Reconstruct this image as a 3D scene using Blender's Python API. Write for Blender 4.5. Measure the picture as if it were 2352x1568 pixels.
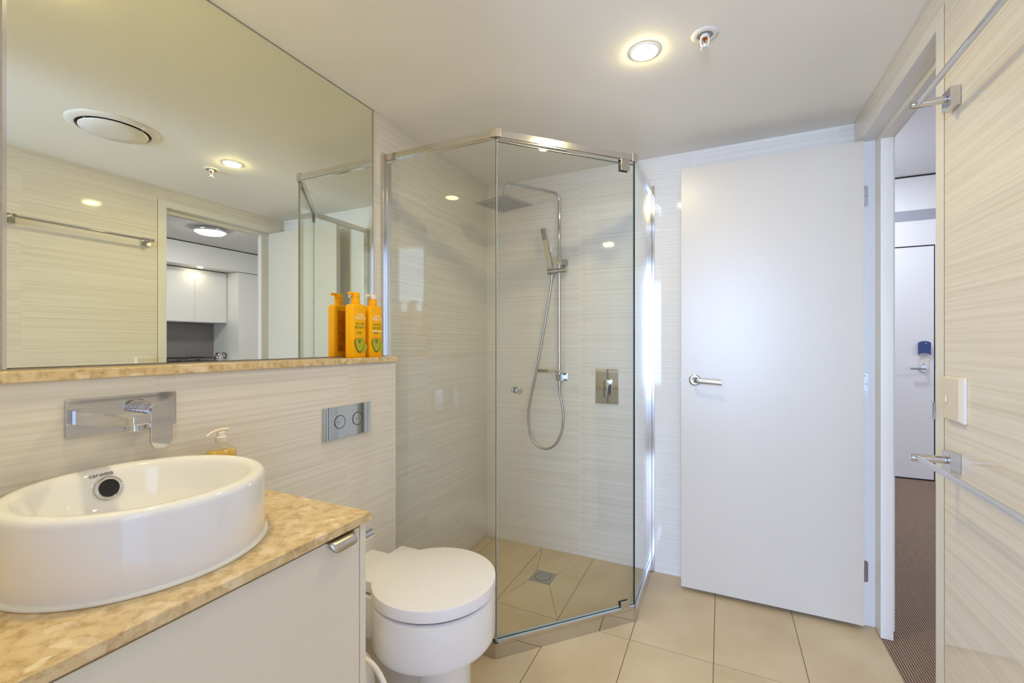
import bpy, bmesh, math, random
from mathutils import Vector, Matrix
PI = math.pi
for o in list(bpy.data.objects): bpy.data.objects.remove(o)
SC = bpy.context.scene
COL = SC.collection

# ------------------------------------------------------------------ camera
CAM = Vector((1.31466, -2.41402, 1.19201))
cam = bpy.data.cameras.new('camera'); co = bpy.data.objects.new('camera', cam); COL.objects.link(co)
co.location = CAM; co.rotation_euler = (PI/2, 0, 0.44163)
cam.sensor_width = 36; cam.lens = 1018.635/2352*36; cam.shift_y = 3.73/2352; cam.clip_start = 0.02
SC.camera = co
# ------------------------------------------------------------------ colour, exposure
SC.view_settings.view_transform = 'Standard'; SC.view_settings.look = 'None'
SC.view_settings.gamma = 1; SC.view_settings.use_curve_mapping = False
SC.view_settings.exposure = 0.92
try:
    SC.cycles.max_bounces = 12; SC.cycles.diffuse_bounces = 7; SC.cycles.glossy_bounces = 6
    SC.cycles.transparent_max_bounces = 16; SC.cycles.transmission_bounces = 8
    SC.cycles.caustics_reflective = True; SC.cycles.blur_glossy = 1.0; SC.cycles.caustics_refractive = False
    SC.cycles.use_adaptive_sampling = True; SC.cycles.adaptive_threshold = 0.03
    SC.cycles.use_denoising = True; SC.cycles.sample_clamp_indirect = 6
except Exception: pass
# ------------------------------------------------------------------ world and daylight
w = bpy.data.worlds.new('world'); SC.world = w; w.use_nodes = True
w.node_tree.nodes['Background'].inputs[0].default_value = (0.72, 0.83, 1.0, 1)
w.node_tree.nodes['Background'].inputs[1].default_value = 1.0
def area(name, loc, rot, sx, sy, power, col):
    l = bpy.data.lights.new(name, 'AREA'); l.shape = 'RECTANGLE'; l.size = sx; l.size_y = sy
    l.energy = power; l.color = col
    o = bpy.data.objects.new(name, l); COL.objects.link(o); o.location = loc; o.rotation_euler = rot
    return o
P_LIVING, P_BED, E_DOWN, E_OYSTER, E_CAB = 10, 84, 196, 40, 50
area('daylight_living_window', (4.1, -3.98, 1.35), (PI/2, 0, 0), 3.0, 2.2, P_LIVING, (0.68, 0.76, 1.0))   # light coming in by the living room window
area('daylight_bedroom_window', (1.35, -4.93, 1.35), (PI/2, 0, 0), .75, 1.6, P_BED, (0.42, 0.60, 1.0))      # light coming in by the bedroom window

# ------------------------------------------------------------------ materials
def nodes(name):
    m = bpy.data.materials.new(name); m.use_nodes = True
    nt = m.node_tree; b = nt.nodes['Principled BSDF']
    return m, nt, b
def N(nt, t, **kw):
    n = nt.nodes.new(t)
    for k, v in kw.items(): setattr(n, k, v)
    return n
def lin(c): return tuple((x/12.92 if x <= .04045 else ((x+.055)/1.055)**2.4) for x in [v/255 for v in c]) + (1,)
def mat(name, c, rough=.5, metal=0, spec=.5, coat=0, noise=0.0, nscale=30, bump=0.0, aniso=0, trans=0):
    m, nt, b = nodes(name)
    c = tuple(c)[:3] + (1,)
    b.inputs['Base Color'].default_value = c; b.inputs['Roughness'].default_value = rough
    b.inputs['Metallic'].default_value = metal; b.inputs['Specular IOR Level'].default_value = spec
    b.inputs['Coat Weight'].default_value = coat; b.inputs['Coat Roughness'].default_value = .03
    b.inputs['Transmission Weight'].default_value = trans
    if noise or bump:
        g = N(nt, 'ShaderNodeNewGeometry'); t = N(nt, 'ShaderNodeTexNoise'); t.inputs['Scale'].default_value = nscale
        nt.links.new(g.outputs['Position'], t.inputs['Vector'])
        if noise:
            mx = N(nt, 'ShaderNodeMix', data_type='RGBA'); mx.inputs[6].default_value = c
            mx.inputs[7].default_value = tuple(x*(1-noise) for x in c[:3]) + (1,)
            nt.links.new(t.outputs['Fac'], mx.inputs[0]); nt.links.new(mx.outputs[2], b.inputs['Base Color'])
        if bump:
            bp = N(nt, 'ShaderNodeBump'); bp.inputs['Strength'].default_value = bump; bp.inputs['Distance'].default_value = .001
            nt.links.new(t.outputs['Fac'], bp.inputs['Height']); nt.links.new(bp.outputs['Normal'], b.inputs['Normal'])
    return m
def m_walltile(name, wob=1.0):
    m, nt, b = nodes(name)
    g = N(nt, 'ShaderNodeNewGeometry'); oi = N(nt, 'ShaderNodeObjectInfo')
    mp = N(nt, 'ShaderNodeMapping'); mp.inputs['Scale'].default_value = (.9, .9, 125)
    off = N(nt, 'ShaderNodeVectorMath', operation='ADD'); cm = N(nt, 'ShaderNodeCombineXYZ')
    mu = N(nt, 'ShaderNodeMath', operation='MULTIPLY'); mu.inputs[1].default_value = 9
    nt.links.new(oi.outputs['Random'], mu.inputs[0]); nt.links.new(mu.outputs[0], cm.inputs[2])
    nt.links.new(g.outputs['Position'], off.inputs[0]); nt.links.new(cm.outputs[0], off.inputs[1])
    nt.links.new(off.outputs[0], mp.inputs['Vector'])
    t = N(nt, 'ShaderNodeTexNoise'); t.inputs['Scale'].default_value = 1.0; t.inputs['Detail'].default_value = 5; t.inputs['Roughness'].default_value = .66
    nt.links.new(mp.outputs[0], t.inputs['Vector'])
    r = N(nt, 'ShaderNodeValToRGB'); e = r.color_ramp.elements
    e[0].position = .28; e[0].color = lin((214, 206, 193)); e[1].position = .60; e[1].color = lin((232, 226, 216))
    nt.links.new(t.outputs['Fac'], r.inputs[0]); nt.links.new(r.outputs[0], b.inputs['Base Color'])
    b.inputs['Roughness'].default_value = .05; b.inputs['Specular IOR Level'].default_value = .5
    t2 = N(nt, 'ShaderNodeTexNoise'); t2.inputs['Scale'].default_value = 7
    nt.links.new(g.outputs['Position'], t2.inputs['Vector'])
    ad = N(nt, 'ShaderNodeMath', operation='MULTIPLY_ADD'); ad.inputs[1].default_value = .10*wob
    nt.links.new(t.outputs['Fac'], ad.inputs[0]); nt.links.new(t2.outputs['Fac'], ad.inputs[2])
    bp = N(nt, 'ShaderNodeBump'); bp.inputs['Strength'].default_value = .08; bp.inputs['Distance'].default_value = .001
    nt.links.new(ad.outputs[0], bp.inputs['Height']); nt.links.new(bp.outputs['Normal'], b.inputs['Normal'])
    return m
def m_floortile():
    m, nt, b = nodes('floor_tile_beige')
    g = N(nt, 'ShaderNodeNewGeometry'); oi = N(nt, 'ShaderNodeObjectInfo')
    t = N(nt, 'ShaderNodeTexNoise'); t.inputs['Scale'].default_value = 5; t.inputs['Detail'].default_value = 6
    nt.links.new(g.outputs['Position'], t.inputs['Vector'])
    t2 = N(nt, 'ShaderNodeTexNoise'); t2.inputs['Scale'].default_value = 160
    nt.links.new(g.outputs['Position'], t2.inputs['Vector'])
    a = N(nt, 'ShaderNodeMath', operation='MULTIPLY_ADD'); a.inputs[1].default_value = .25
    nt.links.new(t2.outputs['Fac'], a.inputs[0]); nt.links.new(t.outputs['Fac'], a.inputs[2])
    a2 = N(nt, 'ShaderNodeMath', operation='MULTIPLY_ADD'); a2.inputs[1].default_value = .08
    nt.links.new(oi.outputs['Random'], a2.inputs[0]); nt.links.new(a.outputs[0], a2.inputs[2])
    r = N(nt, 'ShaderNodeValToRGB'); e = r.color_ramp.elements
    e[0].position = .35; e[0].color = lin((196, 172, 134)); e[1].position = .9; e[1].color = lin((214, 193, 158))
    nt.links.new(a2.outputs[0], r.inputs[0]); nt.links.new(r.outputs[0], b.inputs['Base Color'])
    b.inputs['Roughness'].default_value = .42
    return m
def m_stone():
    m, nt, b = nodes('beige_marble')
    g = N(nt, 'ShaderNodeNewGeometry')
    n0 = N(nt, 'ShaderNodeTexNoise'); n0.inputs['Scale'].default_value = 22; n0.inputs['Detail'].default_value = 3
    nt.links.new(g.outputs['Position'], n0.inputs['Vector'])
    mx = N(nt, 'ShaderNodeMix', data_type='RGBA', blend_type='ADD'); mx.inputs[0].default_value = .028
    nt.links.new(g.outputs['Position'], mx.inputs[6]); nt.links.new(n0.outputs['Color'], mx.inputs[7])
    v = N(nt, 'ShaderNodeTexVoronoi'); v.inputs['Scale'].default_value = 42
    nt.links.new(mx.outputs[2], v.inputs['Vector'])
    sp = N(nt, 'ShaderNodeSeparateColor'); nt.links.new(v.outputs['Color'], sp.inputs[0])
    r = N(nt, 'ShaderNodeValToRGB'); r.color_ramp.interpolation = 'LINEAR'; e = r.color_ramp.elements
    e[0].position = 0; e[0].color = lin((200, 168, 114)); e[1].position = 1; e[1].color = lin((244, 228, 196))
    x = r.color_ramp.elements.new(.35); x.color = lin((212, 184, 134)); x = r.color_ramp.elements.new(.8); x.color = lin((218, 192, 144))
    nt.links.new(sp.outputs[0], r.inputs[0])
    n1 = N(nt, 'ShaderNodeTexNoise'); n1.inputs['Scale'].default_value = 48; n1.inputs['Detail'].default_value = 6; n1.inputs['Roughness'].default_value = .7
    nt.links.new(g.outputs['Position'], n1.inputs['Vector'])
    r2 = N(nt, 'ShaderNodeValToRGB'); e = r2.color_ramp.elements
    e[0].position = .36; e[0].color = lin((160, 124, 68)); e[1].position = .54; e[1].color = lin((228, 204, 158))
    nt.links.new(n1.outputs['Fac'], r2.inputs[0])
    m2 = N(nt, 'ShaderNodeMix', data_type='RGBA'); m2.inputs[0].default_value = .5
    nt.links.new(r.outputs[0], m2.inputs[6]); nt.links.new(r2.outputs[0], m2.inputs[7])
    nt.links.new(m2.outputs[2], b.inputs['Base Color'])
    b.inputs['Roughness'].default_value = .22; b.inputs['Coat Weight'].default_value = .3
    return m
def m_carpet():
    m, nt, b = nodes('ribbed_carpet')
    g = N(nt, 'ShaderNodeNewGeometry'); mp = N(nt, 'ShaderNodeMapping'); mp.inputs['Rotation'].default_value = (0, 0, 0.0)
    nt.links.new(g.outputs['Position'], mp.inputs['Vector'])
    wv = N(nt, 'ShaderNodeTexWave'); wv.inputs['Scale'].default_value = 36; wv.inputs['Distortion'].default_value = .9; wv.inputs['Detail Scale'].default_value = 6
    wv.bands_direction = 'X'
    nt.links.new(mp.outputs[0], wv.inputs['Vector'])
    wv2 = N(nt, 'ShaderNodeTexWave'); wv2.inputs['Scale'].default_value = 50; wv2.bands_direction = 'Y'; wv2.inputs['Distortion'].default_value = 1
    nt.links.new(mp.outputs[0], wv2.inputs['Vector'])
    a = N(nt, 'ShaderNodeMath', operation='MULTIPLY_ADD'); a.inputs[1].default_value = .05
    nt.links.new(wv2.outputs['Fac'], a.inputs[0]); nt.links.new(wv.outputs['Fac'], a.inputs[2])
    r = N(nt, 'ShaderNodeValToRGB'); e = r.color_ramp.elements
    e[0].position = .12; e[0].color = lin((98, 80, 70)); e[1].position = 1.0; e[1].color = lin((186, 162, 142))
    nt.links.new(a.outputs[0], r.inputs[0]); nt.links.new(r.outputs[0], b.inputs['Base Color'])
    bp = N(nt, 'ShaderNodeBump'); bp.inputs['Strength'].default_value = .7; bp.inputs['Distance'].default_value = .003
    nt.links.new(a.outputs[0], bp.inputs['Height']); nt.links.new(bp.outputs['Normal'], b.inputs['Normal'])
    b.inputs['Roughness'].default_value = .95; b.inputs['Specular IOR Level'].default_value = .1
    return m
def m_thinglass(name, tint, edge=False):
    m = bpy.data.materials.new(name); m.use_nodes = True; nt = m.node_tree; nt.nodes.clear()
    out = N(nt, 'ShaderNodeOutputMaterial'); mix = N(nt, 'ShaderNodeMixShader')
    tr = N(nt, 'ShaderNodeBsdfTransparent'); tr.inputs[0].default_value = tint
    gl = N(nt, 'ShaderNodeBsdfGlossy'); gl.inputs['Roughness'].default_value = 0.0; gl.inputs[0].default_value = (1, 1, 1, 1)
    g = N(nt, 'ShaderNodeNewGeometry'); fr = N(nt, 'ShaderNodeFresnel')
    ma = N(nt, 'ShaderNodeMath', operation='MULTIPLY_ADD'); ma.inputs[1].default_value = 1/1.5-1.5; ma.inputs[2].default_value = 1.5
    nt.links.new(g.outputs['Backfacing'], ma.inputs[0]); nt.links.new(ma.outputs[0], fr.inputs['IOR'])
    nt.links.new(fr.outputs[0], mix.inputs[0]); nt.links.new(tr.outputs[0], mix.inputs[1]); nt.links.new(gl.outputs[0], mix.inputs[2])
    nt.links.new(mix.outputs[0], out.inputs[0])
    return m
def m_emit(name, col, s):
    m = bpy.data.materials.new(name); m.use_nodes = True; nt = m.node_tree; nt.nodes.clear()
    out = N(nt, 'ShaderNodeOutputMaterial'); e = N(nt, 'ShaderNodeEmission')
    e.inputs[0].default_value = tuple(col) + (1,); e.inputs[1].default_value = s
    nt.links.new(e.outputs[0], out.inputs[0]); return m
M = {}
M['tile'] = m_walltile('streaked_white_wall_tile')
M['grout'] = mat('pale_grout', lin((246, 238, 222)), .8, noise=.08, nscale=200)
M['floortile'] = m_floortile()
M['floorgrout'] = mat('brown_grey_grout', lin((142, 122, 98)), .9, noise=.2, nscale=150)
M['ceiling'] = mat('ceiling_paint', lin((246, 242, 232)), .75, noise=.02, nscale=8)
M['stone'] = m_stone()
M['carpet'] = m_carpet()
M['chrome'] = mat('polished_chrome', (.64, .64, .655), .045, 1)
M['chrome2'] = mat('bright_chrome_frame', (.70, .68, .65), .12, 1)
M['brushed'] = mat('brushed_nickel', (.62, .58, .53), .30, 1, noise=.08, nscale=90)
M['satin'] = mat('satin_stainless', (.50, .50, .515), .28, 1)
M['greymetal'] = mat('dark_grey_metal_face', (.30, .30, .30), .4, .7)
M['seal'] = mat('clear_seal_strip', lin((196, 202, 200)), .2, 0)
M['ceramic'] = mat('white_ceramic', lin((240, 239, 240)), .06, coat=.6, noise=.01)
M['bead'] = mat('white_silicone', lin((240, 238, 230)), .4, noise=.02)
M['plastic'] = mat('white_plastic', lin((235, 232, 226)), .3, noise=.01)
M['lid_layer'] = mat('white_gloss_seat', lin((240, 238, 242)), .16, coat=.2, noise=.01)
M['cabinet'] = mat('satin_white_cabinet', lin((228, 220, 202)), .32, noise=.012, nscale=60)
M['dark'] = mat('dark_gap', (.02, .02, .02), .8)
M['black'] = mat('black_enamel', (.015, .015, .017), .3)
M['mirror'] = mat('mirror_silver', (.895, .90, .745), 0.0, 1)
M['mirroredge'] = mat('mirror_green_edge', (.03, .045, .035), .3)
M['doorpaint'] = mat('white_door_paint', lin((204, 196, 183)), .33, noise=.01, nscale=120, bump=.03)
M['entrypaint'] = mat('white_entry_paint', lin((240, 240, 240)), .4, noise=.01)
M['sealant'] = mat('brown_sealant', lin((176, 146, 100)), .7, noise=.1)
M['framepaint'] = mat('cream_frame_paint', lin((230, 228, 222)), .35, noise=.01)
M['wallpaint'] = mat('white_wall_paint', lin((236, 236, 236)), .6, noise=.01)
M['hallceil'] = mat('hall_ceiling_paint', lin((226, 226, 228)), .8, noise=.04, nscale=70)
M['glass'] = m_thinglass('shower_glass', (.970, .984, .974, 1))
M['glassedge'] = mat('green_glass_edge', (.008, .045, .035), .15)
M['clear'] = m_thinglass('clear_plastic', (.97, .96, .93, 1))
M['liquid'] = mat('golden_soap', lin((226, 184, 12)), .15, coat=.5, noise=.1)
M['pump'] = mat('translucent_white_pump', lin((238, 228, 214)), .25, noise=.02)
M['orange'] = mat('orange_bottle', lin((255, 184, 0)), .42, 0, .3, noise=.02)
M['label_or'] = mat('dark_orange_label', lin((232, 140, 4)), .4, noise=.05)
M['brownprint'] = mat('brown_print', lin((150, 84, 6)), .5)
M['white_print'] = mat('white_print', lin((255, 245, 225)), .5)
M['green_print'] = mat('green_print', lin((92, 150, 20)), .5)
M['avo_dark'] = mat('avocado_skin', lin((84, 112, 18)), .5, noise=.3, nscale=300)
M['avo_light'] = mat('avocado_flesh', lin((186, 186, 40)), .5, noise=.2, nscale=200)
M['avo_pit'] = mat('avocado_hollow', lin((140, 132, 14)), .5, noise=.3, nscale=200)
M['greytext'] = mat('grey_text', (.12, .11, .10), .5)
M['darkhole'] = mat('overflow_black', (.004, .004, .004), .4)
M['lens'] = m_emit('downlight_glow', (1.0, .85, .43), E_DOWN)
M['lens2'] = m_emit('kitchen_downlight_glow', (1.0, .88, .70), E_CAB)
M['oyster'] = m_emit('oyster_glow', (.93, .92, 1.0), E_OYSTER)
M['copper'] = mat('copper', lin((176, 92, 46)), .35, .8)
M['whitemetal'] = mat('white_enamel', lin((232, 228, 220)), .3, noise=.01)
M['fangrey'] = mat('fan_dark_throat', (.10, .09, .10), .7)
M['splash'] = mat('grey_glass_splashback', lin((138, 130, 130)), .25, noise=.02)
M['lockblue'] = mat('blue_lock_cover', lin((44, 66, 130)), .35, noise=.05)
M['switch'] = mat('ivory_switch_plastic', lin((226, 216, 200)), .35, noise=.01)
M['kitchen'] = mat('white_kitchen_gloss', lin((236, 236, 236)), .3, noise=.01)
M['greystrip'] = mat('flat_grey_strip', lin((170, 170, 180)), .5, noise=.1, nscale=200)
M['drain'] = mat('drain_steel', (.42, .42, .42), .35, .9)

# ------------------------------------------------------------------ mesh helpers
WLOC = {}
def NB(): return bmesh.new()
def box(bm, x0, x1, y0, y1, z0, z1, mi=0, mtx=None):
    v = [bm.verts.new((x, y, z)) for x in (x0, x1) for y in (y0, y1) for z in (z0, z1)]
    if mtx:
        for q in v: q.co = mtx @ q.co
    out = []
    for f in ((0,1,3,2),(4,6,7,5),(0,4,5,1),(2,3,7,6),(0,2,6,4),(1,5,7,3)):
        fc = bm.faces.new([v[i] for i in f]); fc.material_index = mi; out.append(fc)
    return out
def AX(axis, c):
    """matrix that maps local z to the given axis, origin to c"""
    c = Vector(c)
    if axis == 'z': R = Matrix.Identity(3)
    elif axis == 'x': R = Matrix(((0,0,1),(1,0,0),(0,1,0)))       # local x->y, y->z, z->x
    elif axis == '-x': R = Matrix(((0,0,-1),(-1,0,0),(0,1,0)))
    elif axis == 'y': R = Matrix(((1,0,0),(0,0,1),(0,-1,0)))      # local z->y
    elif axis == '-y': R = Matrix(((1,0,0),(0,0,-1),(0,1,0)))
    elif axis == '-z': R = Matrix(((1,0,0),(0,-1,0),(0,0,-1)))
    else:
        z = Vector(axis).normalized(); R = z.to_track_quat('Z', 'Y').to_matrix()
    return Matrix.Translation(c) @ R.to_4x4()
def lathe(bm, prof, c=(0,0,0), axis='z', seg=48, sx=1, sy=1, mi=0):
    mt = AX(axis, c); rings = []
    for r, z in prof:
        if abs(r) < 1e-6: rings.append([bm.verts.new(mt @ Vector((0,0,z)))])
        else: rings.append([bm.verts.new(mt @ Vector((r*sx*math.cos(2*PI*k/seg), r*sy*math.sin(2*PI*k/seg), z))) for k in range(seg)])
    for a, b in zip(rings, rings[1:]):
        for k in range(seg):
            k2 = (k+1) % seg
            if len(a) == 1 and len(b) == 1: continue
            if len(a) == 1: f = bm.faces.new((a[0], b[k2], b[k]))
            elif len(b) == 1: f = bm.faces.new((a[k], a[k2], b[0]))
            else: f = bm.faces.new((a[k], a[k2], b[k2], b[k]))
            f.material_index = mi
def cyl(bm, r, z0, z1, c, axis='z', seg=32, ch=0.0, mi=0):
    if ch: p = [(0,z0),(r-ch,z0),(r,z0+ch),(r,z1-ch),(r-ch,z1),(0,z1)]
    else: p = [(0,z0),(r,z0),(r,z1),(0,z1)]
    lathe(bm, p, c, axis, seg, mi=mi)
def prism(bm, pts, z0, z1, c=(0,0,0), axis='z', mi=0):
    mt = AX(axis, c)
    a = [bm.verts.new(mt @ Vector((x,y,z0))) for x, y in pts]; b = [bm.verts.new(mt @ Vector((x,y,z1))) for x, y in pts]
    bm.faces.new(a[::-1]).material_index = mi; bm.faces.new(b).material_index = mi
    n = len(pts)
    for i in range(n): bm.faces.new((a[i], a[(i+1) % n], b[(i+1) % n], b[i])).material_index = mi
def catmull(P, n=8):
    P = [Vector(p) for p in P]; Q = [P[0]*2-P[1]] + P + [P[-1]*2-P[-2]]; out = []
    for i in range(1, len(Q)-2):
        for k in range(n):
            t = k/n; p0, p1, p2, p3 = Q[i-1:i+3]
            out.append(.5*((2*p1)+(-p0+p2)*t+(2*p0-5*p1+4*p2-p3)*t*t+(-p0+3*p1-3*p2+p3)*t**3))
    return out + [P[-1]]
def tube(bm, path, r, seg=16, caps=True, rf=None):
    path = [Vector(p) for p in path]; rings = []; n = len(path)
    up = None
    for i, p in enumerate(path):
        t = (path[min(i+1, n-1)] - path[max(i-1, 0)]).normalized()
        if up is None:
            up = Vector((0,0,1)) if abs(t.z) < .9 else Vector((1,0,0))
        u = (up - t*up.dot(t)).normalized(); up = u; v = t.cross(u)
        rr = r if rf is None else rf(i/(n-1))
        rings.append([bm.verts.new(p + u*rr*math.cos(2*PI*k/seg) + v*rr*math.sin(2*PI*k/seg)) for k in range(seg)])
    for a, b in zip(rings, rings[1:]):
        for k in range(seg): bm.faces.new((a[k], a[(k+1) % seg], b[(k+1) % seg], b[k]))
    if caps: bm.faces.new(rings[0][::-1]); bm.faces.new(rings[-1])
def bend(points, rad, n=8):
    """polyline with rounded corners"""
    P = [Vector(p) for p in points]; out = [P[0]]
    for i in range(1, len(P)-1):
        a = (P[i-1]-P[i]).normalized(); b = (P[i+1]-P[i]).normalized(); ang = a.angle(b)
        d = rad/math.tan(ang/2); s = P[i]+a*d; e = P[i]+b*d
        cen = P[i] + (a+b).normalized()*(rad/math.sin(ang/2)); v0 = s-cen; v1 = e-cen; om = v0.angle(v1)
        for k in range(n+1):
            t = k/n; out.append(cen + (math.sin((1-t)*om)*v0 + math.sin(t*om)*v1)/math.sin(om))
    return out + [P[-1]]
def rrect(w, h, r, n=6):
    pts = []
    for cx, cy, a0 in ((w/2-r, h/2-r, 0), (-w/2+r, h/2-r, 90), (-w/2+r, -h/2+r, 180), (w/2-r, -h/2+r, 270)):
        for k in range(n+1):
            a = math.radians(a0 + 90*k/n); pts.append((cx+r*math.cos(a), cy+r*math.sin(a)))
    return pts
def world_of(p):
    v = Vector((0,0,0))
    while p is not None: v += p.location; p = p.parent
    return v
def obj(name, bm, m, parent=None, loc=None, bevel=0, smooth=True, seg=2, ang=35):
    """link bm (given in world coordinates) as one mesh object with its origin at loc (or at its parent's origin)"""
    bmesh.ops.recalc_face_normals(bm, faces=bm.faces)
    pw = world_of(parent) if parent is not None else Vector((0,0,0))
    org = Vector(loc) if loc is not None else pw
    for v in bm.verts: v.co -= org
    me = bpy.data.meshes.new(name); bm.to_mesh(me); bm.free()
    ms = m if isinstance(m, (list, tuple)) else [m]
    for x in ms: me.materials.append(M[x])
    if smooth:
        me.shade_smooth(); me.set_sharp_from_angle(angle=math.radians(ang))
    o = bpy.data.objects.new(name, me); COL.objects.link(o)
    if parent is not None: o.parent = parent
    o.location = org - pw
    if bevel:
        b = o.modifiers.new('bevel', 'BEVEL'); b.width = bevel; b.segments = seg; b.limit_method = 'ANGLE'; b.angle_limit = math.radians(40); b.harden_normals = True
    return o
def tag(o, label, cat, group=None, kind=None):
    o['label'] = label; o['category'] = cat
    if group: o['group'] = group
    if kind: o['kind'] = kind
    return o
def thing(name, loc, label, cat, group=None):
    o = bpy.data.objects.new(name, None); COL.objects.link(o); o.location = loc; o.empty_display_size = .05
    return tag(o, label, cat, group)
def struct(name, bm, m, label, cat, **k):
    return tag(obj(name, bm, m, **k), label, cat, kind='structure')
def text(name, s, size, m, parent, loc, rot, ext=.0003, spacing=1.0, align='CENTER', bow=0):
    c = bpy.data.curves.new(name, 'FONT'); c.body = s; c.size = size; c.extrude = ext; c.align_x = align; c.space_character = spacing
    c.resolution_u = 3; c.materials.append(M[m])
    tmp = bpy.data.objects.new('text_source', c); COL.objects.link(tmp); bpy.context.view_layer.update()
    me = bpy.data.meshes.new_from_object(tmp.evaluated_get(bpy.context.evaluated_depsgraph_get())); bpy.data.objects.remove(tmp)
    if bow:
        for v in me.vertices: v.co.z += v.co.x**2/(2*bow)
    o = bpy.data.objects.new(name, me); COL.objects.link(o); o.parent = parent
    o.location = Vector(loc) - world_of(parent); o.rotation_euler = rot
    return o

# ------------------------------------------------------------------ room data
H = 2.16; W = 1.844; YN = -2.55; T = .093       # ceiling, right wall, near wall, face of the low wall
ZR = [-.0342 + .3015*k for k in range(9)]       # wall tile rows
TT = .003; GG = .0009
_cache = {}
def tile_obj(parent, x0, x1, y0, y1, z0, z1, m='tile', bev=0):
    c = Vector(((x0+x1)/2, (y0+y1)/2, (z0+z1)/2)); k = (round(x1-x0, 4), round(y1-y0, 4), round(z1-z0, 4), m)
    if k not in _cache:
        bm = NB(); box(bm, (x0-x1)/2, (x1-x0)/2, (y0-y1)/2, (y1-y0)/2, (z0-z1)/2, (z1-z0)/2)
        bmesh.ops.recalc_face_normals(bm, faces=bm.faces)
        me = bpy.data.meshes.new('tile'); bm.to_mesh(me); bm.free(); me.materials.append(M[m]); _cache[k] = me
    o = bpy.data.objects.new('tile', _cache[k]); COL.objects.link(o); o.parent = parent; o.location = c - world_of(parent)
    return o
def tiles(parent, plane, face, out, rects, lines, rows=ZR):
    """plane 'x' or 'y'; face = coordinate of the tile face; out = +1/-1 direction it faces"""
    for a0, a1, z0, z1 in rects:
        la = [a0] + [q for q in sorted(lines) if a0+.004 < q < a1-.004] + [a1]
        lz = [z0] + [q for q in rows if z0+.004 < q < z1-.004] + [z1]
        for i in range(len(la)-1):
            for j in range(len(lz)-1):
                p = (la[i]+GG, la[i+1]-GG, lz[j]+GG, lz[j+1]-GG)
                lo, hi = sorted((face, face-out*TT))
                if plane == 'x': tile_obj(parent, lo, hi, p[0], p[1], p[2], p[3])
                else: tile_obj(parent, p[0], p[1], lo, hi, p[2], p[3])

# ------------------------------------------------------------------ structure: bathroom shell
BK = TT - .0024          # grout face sits this far behind the tile face
bm = NB(); box(bm, -.12, W+.116, BK, .12, -.05, H+.1)
wb = struct('wall_back', bm, 'grout', 'streaked white tiled back wall behind shower and open door', 'wall')
tiles(wb, 'y', 0, -1, [(0, W, 0, H)], [.595*k for k in range(1, 4)])
bm = NB(); box(bm, -.12, -BK, YN-.1, .12, -.05, H+.1)
wl = struct('wall_left', bm, 'grout', 'streaked white tiled wall behind the mirror and in the shower', 'wall')
tiles(wl, 'x', 0, 1, [(-.995, 0, 0, H), (YN, -2.049, 1.137, H)], [-.017-.6*k for k in range(5)])
bm = NB(); box(bm, 0, T-BK, YN, -.96-BK, 0, 1.116)
wh = struct('wall_ledge', bm, 'grout', 'low tiled wall under the marble shelf, carrying tap and flush plate', 'wall')
tiles(wh, 'x', T, 1, [(YN, -.961, 0, 1.115)], [-1.217+.0, -1.82, -2.42])
tiles(wh, 'y', -.96, 1, [(.0, T-.0035, 0, 1.115)], [])
bm = NB(); box(bm, T-.0025, T+.0006, -.9625, -.9592, 0, 1.1155)
struct('trim_1', bm, 'whitemetal', 'thin white tile trim at the free end of the low wall', 'trim')
# right wall with the doorway
DY0, DY1, DZ = -.872, -.036, 2.085
bm = NB()
box(bm, W+BK, W+.116, YN-.1, DY0, -.05, H+.1); box(bm, W+BK, W+.116, DY1, .0, -.05, H+.1); box(bm, W+BK, W+.116, DY0, DY1, DZ, H+.1)
wr = struct('wall_right', bm, 'grout', 'streaked cream tiled wall with towel rails beside the doorway', 'wall')
tiles(wr, 'x', W, -1, [(YN, DY0-.003, 0, H), (DY0-.003, DY1, DZ, H), (DY1, 0, 0, H)], [-.277, -.871, -1.464, -2.057])
# near wall with the bedroom doorway the camera stands before
bm = NB()
box(bm, -.12, 1.02, YN-.1, YN-.002, -.05, H+.1); box(bm, 1.72, W+.1, YN-.1, YN-.002, -.05, H+.1); box(bm, 1.02, 1.72, YN-.1, YN-.002, 2.04, H+.1)
struct('wall_near', bm, 'wallpaint', 'plain wall with an open doorway behind the viewer', 'wall')
# ceiling
bm = NB(); box(bm, -.12, W+.0, YN-.1, 0.12, H, H+.08)
struct('ceiling', bm, 'ceiling', 'plain warm white bathroom ceiling', 'ceiling')
# floor
bm = NB(); box(bm, -.12, 1.896, YN-.1, .12, -.08, -.0016)
fl = struct('floor', bm, 'floorgrout', 'beige tiled bathroom floor', 'floor')
FX = [.674+.3065*k for k in range(-3, 5)]; FY = [-.6, -1.2, -1.8, -2.4]
g = .0017
lx = [0] + [x for x in FX if 0.01 < x < 1.89] + [1.896]; ly = [YN] + FY[::-1] + [0]
for i in range(len(lx)-1):
    for j in range(len(ly)-1):
        if abs(lx[i+1]-.674) < .01 and j == len(ly)-2: continue
        if lx[i] > 1.58 and ly[j] < -1.0 : x1 = W-.003
        else: x1 = lx[i+1]
        tile_obj(fl, lx[i]+g, x1-g, ly[j]+g, ly[j+1]-g, -.006, 0, 'floortile')
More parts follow.
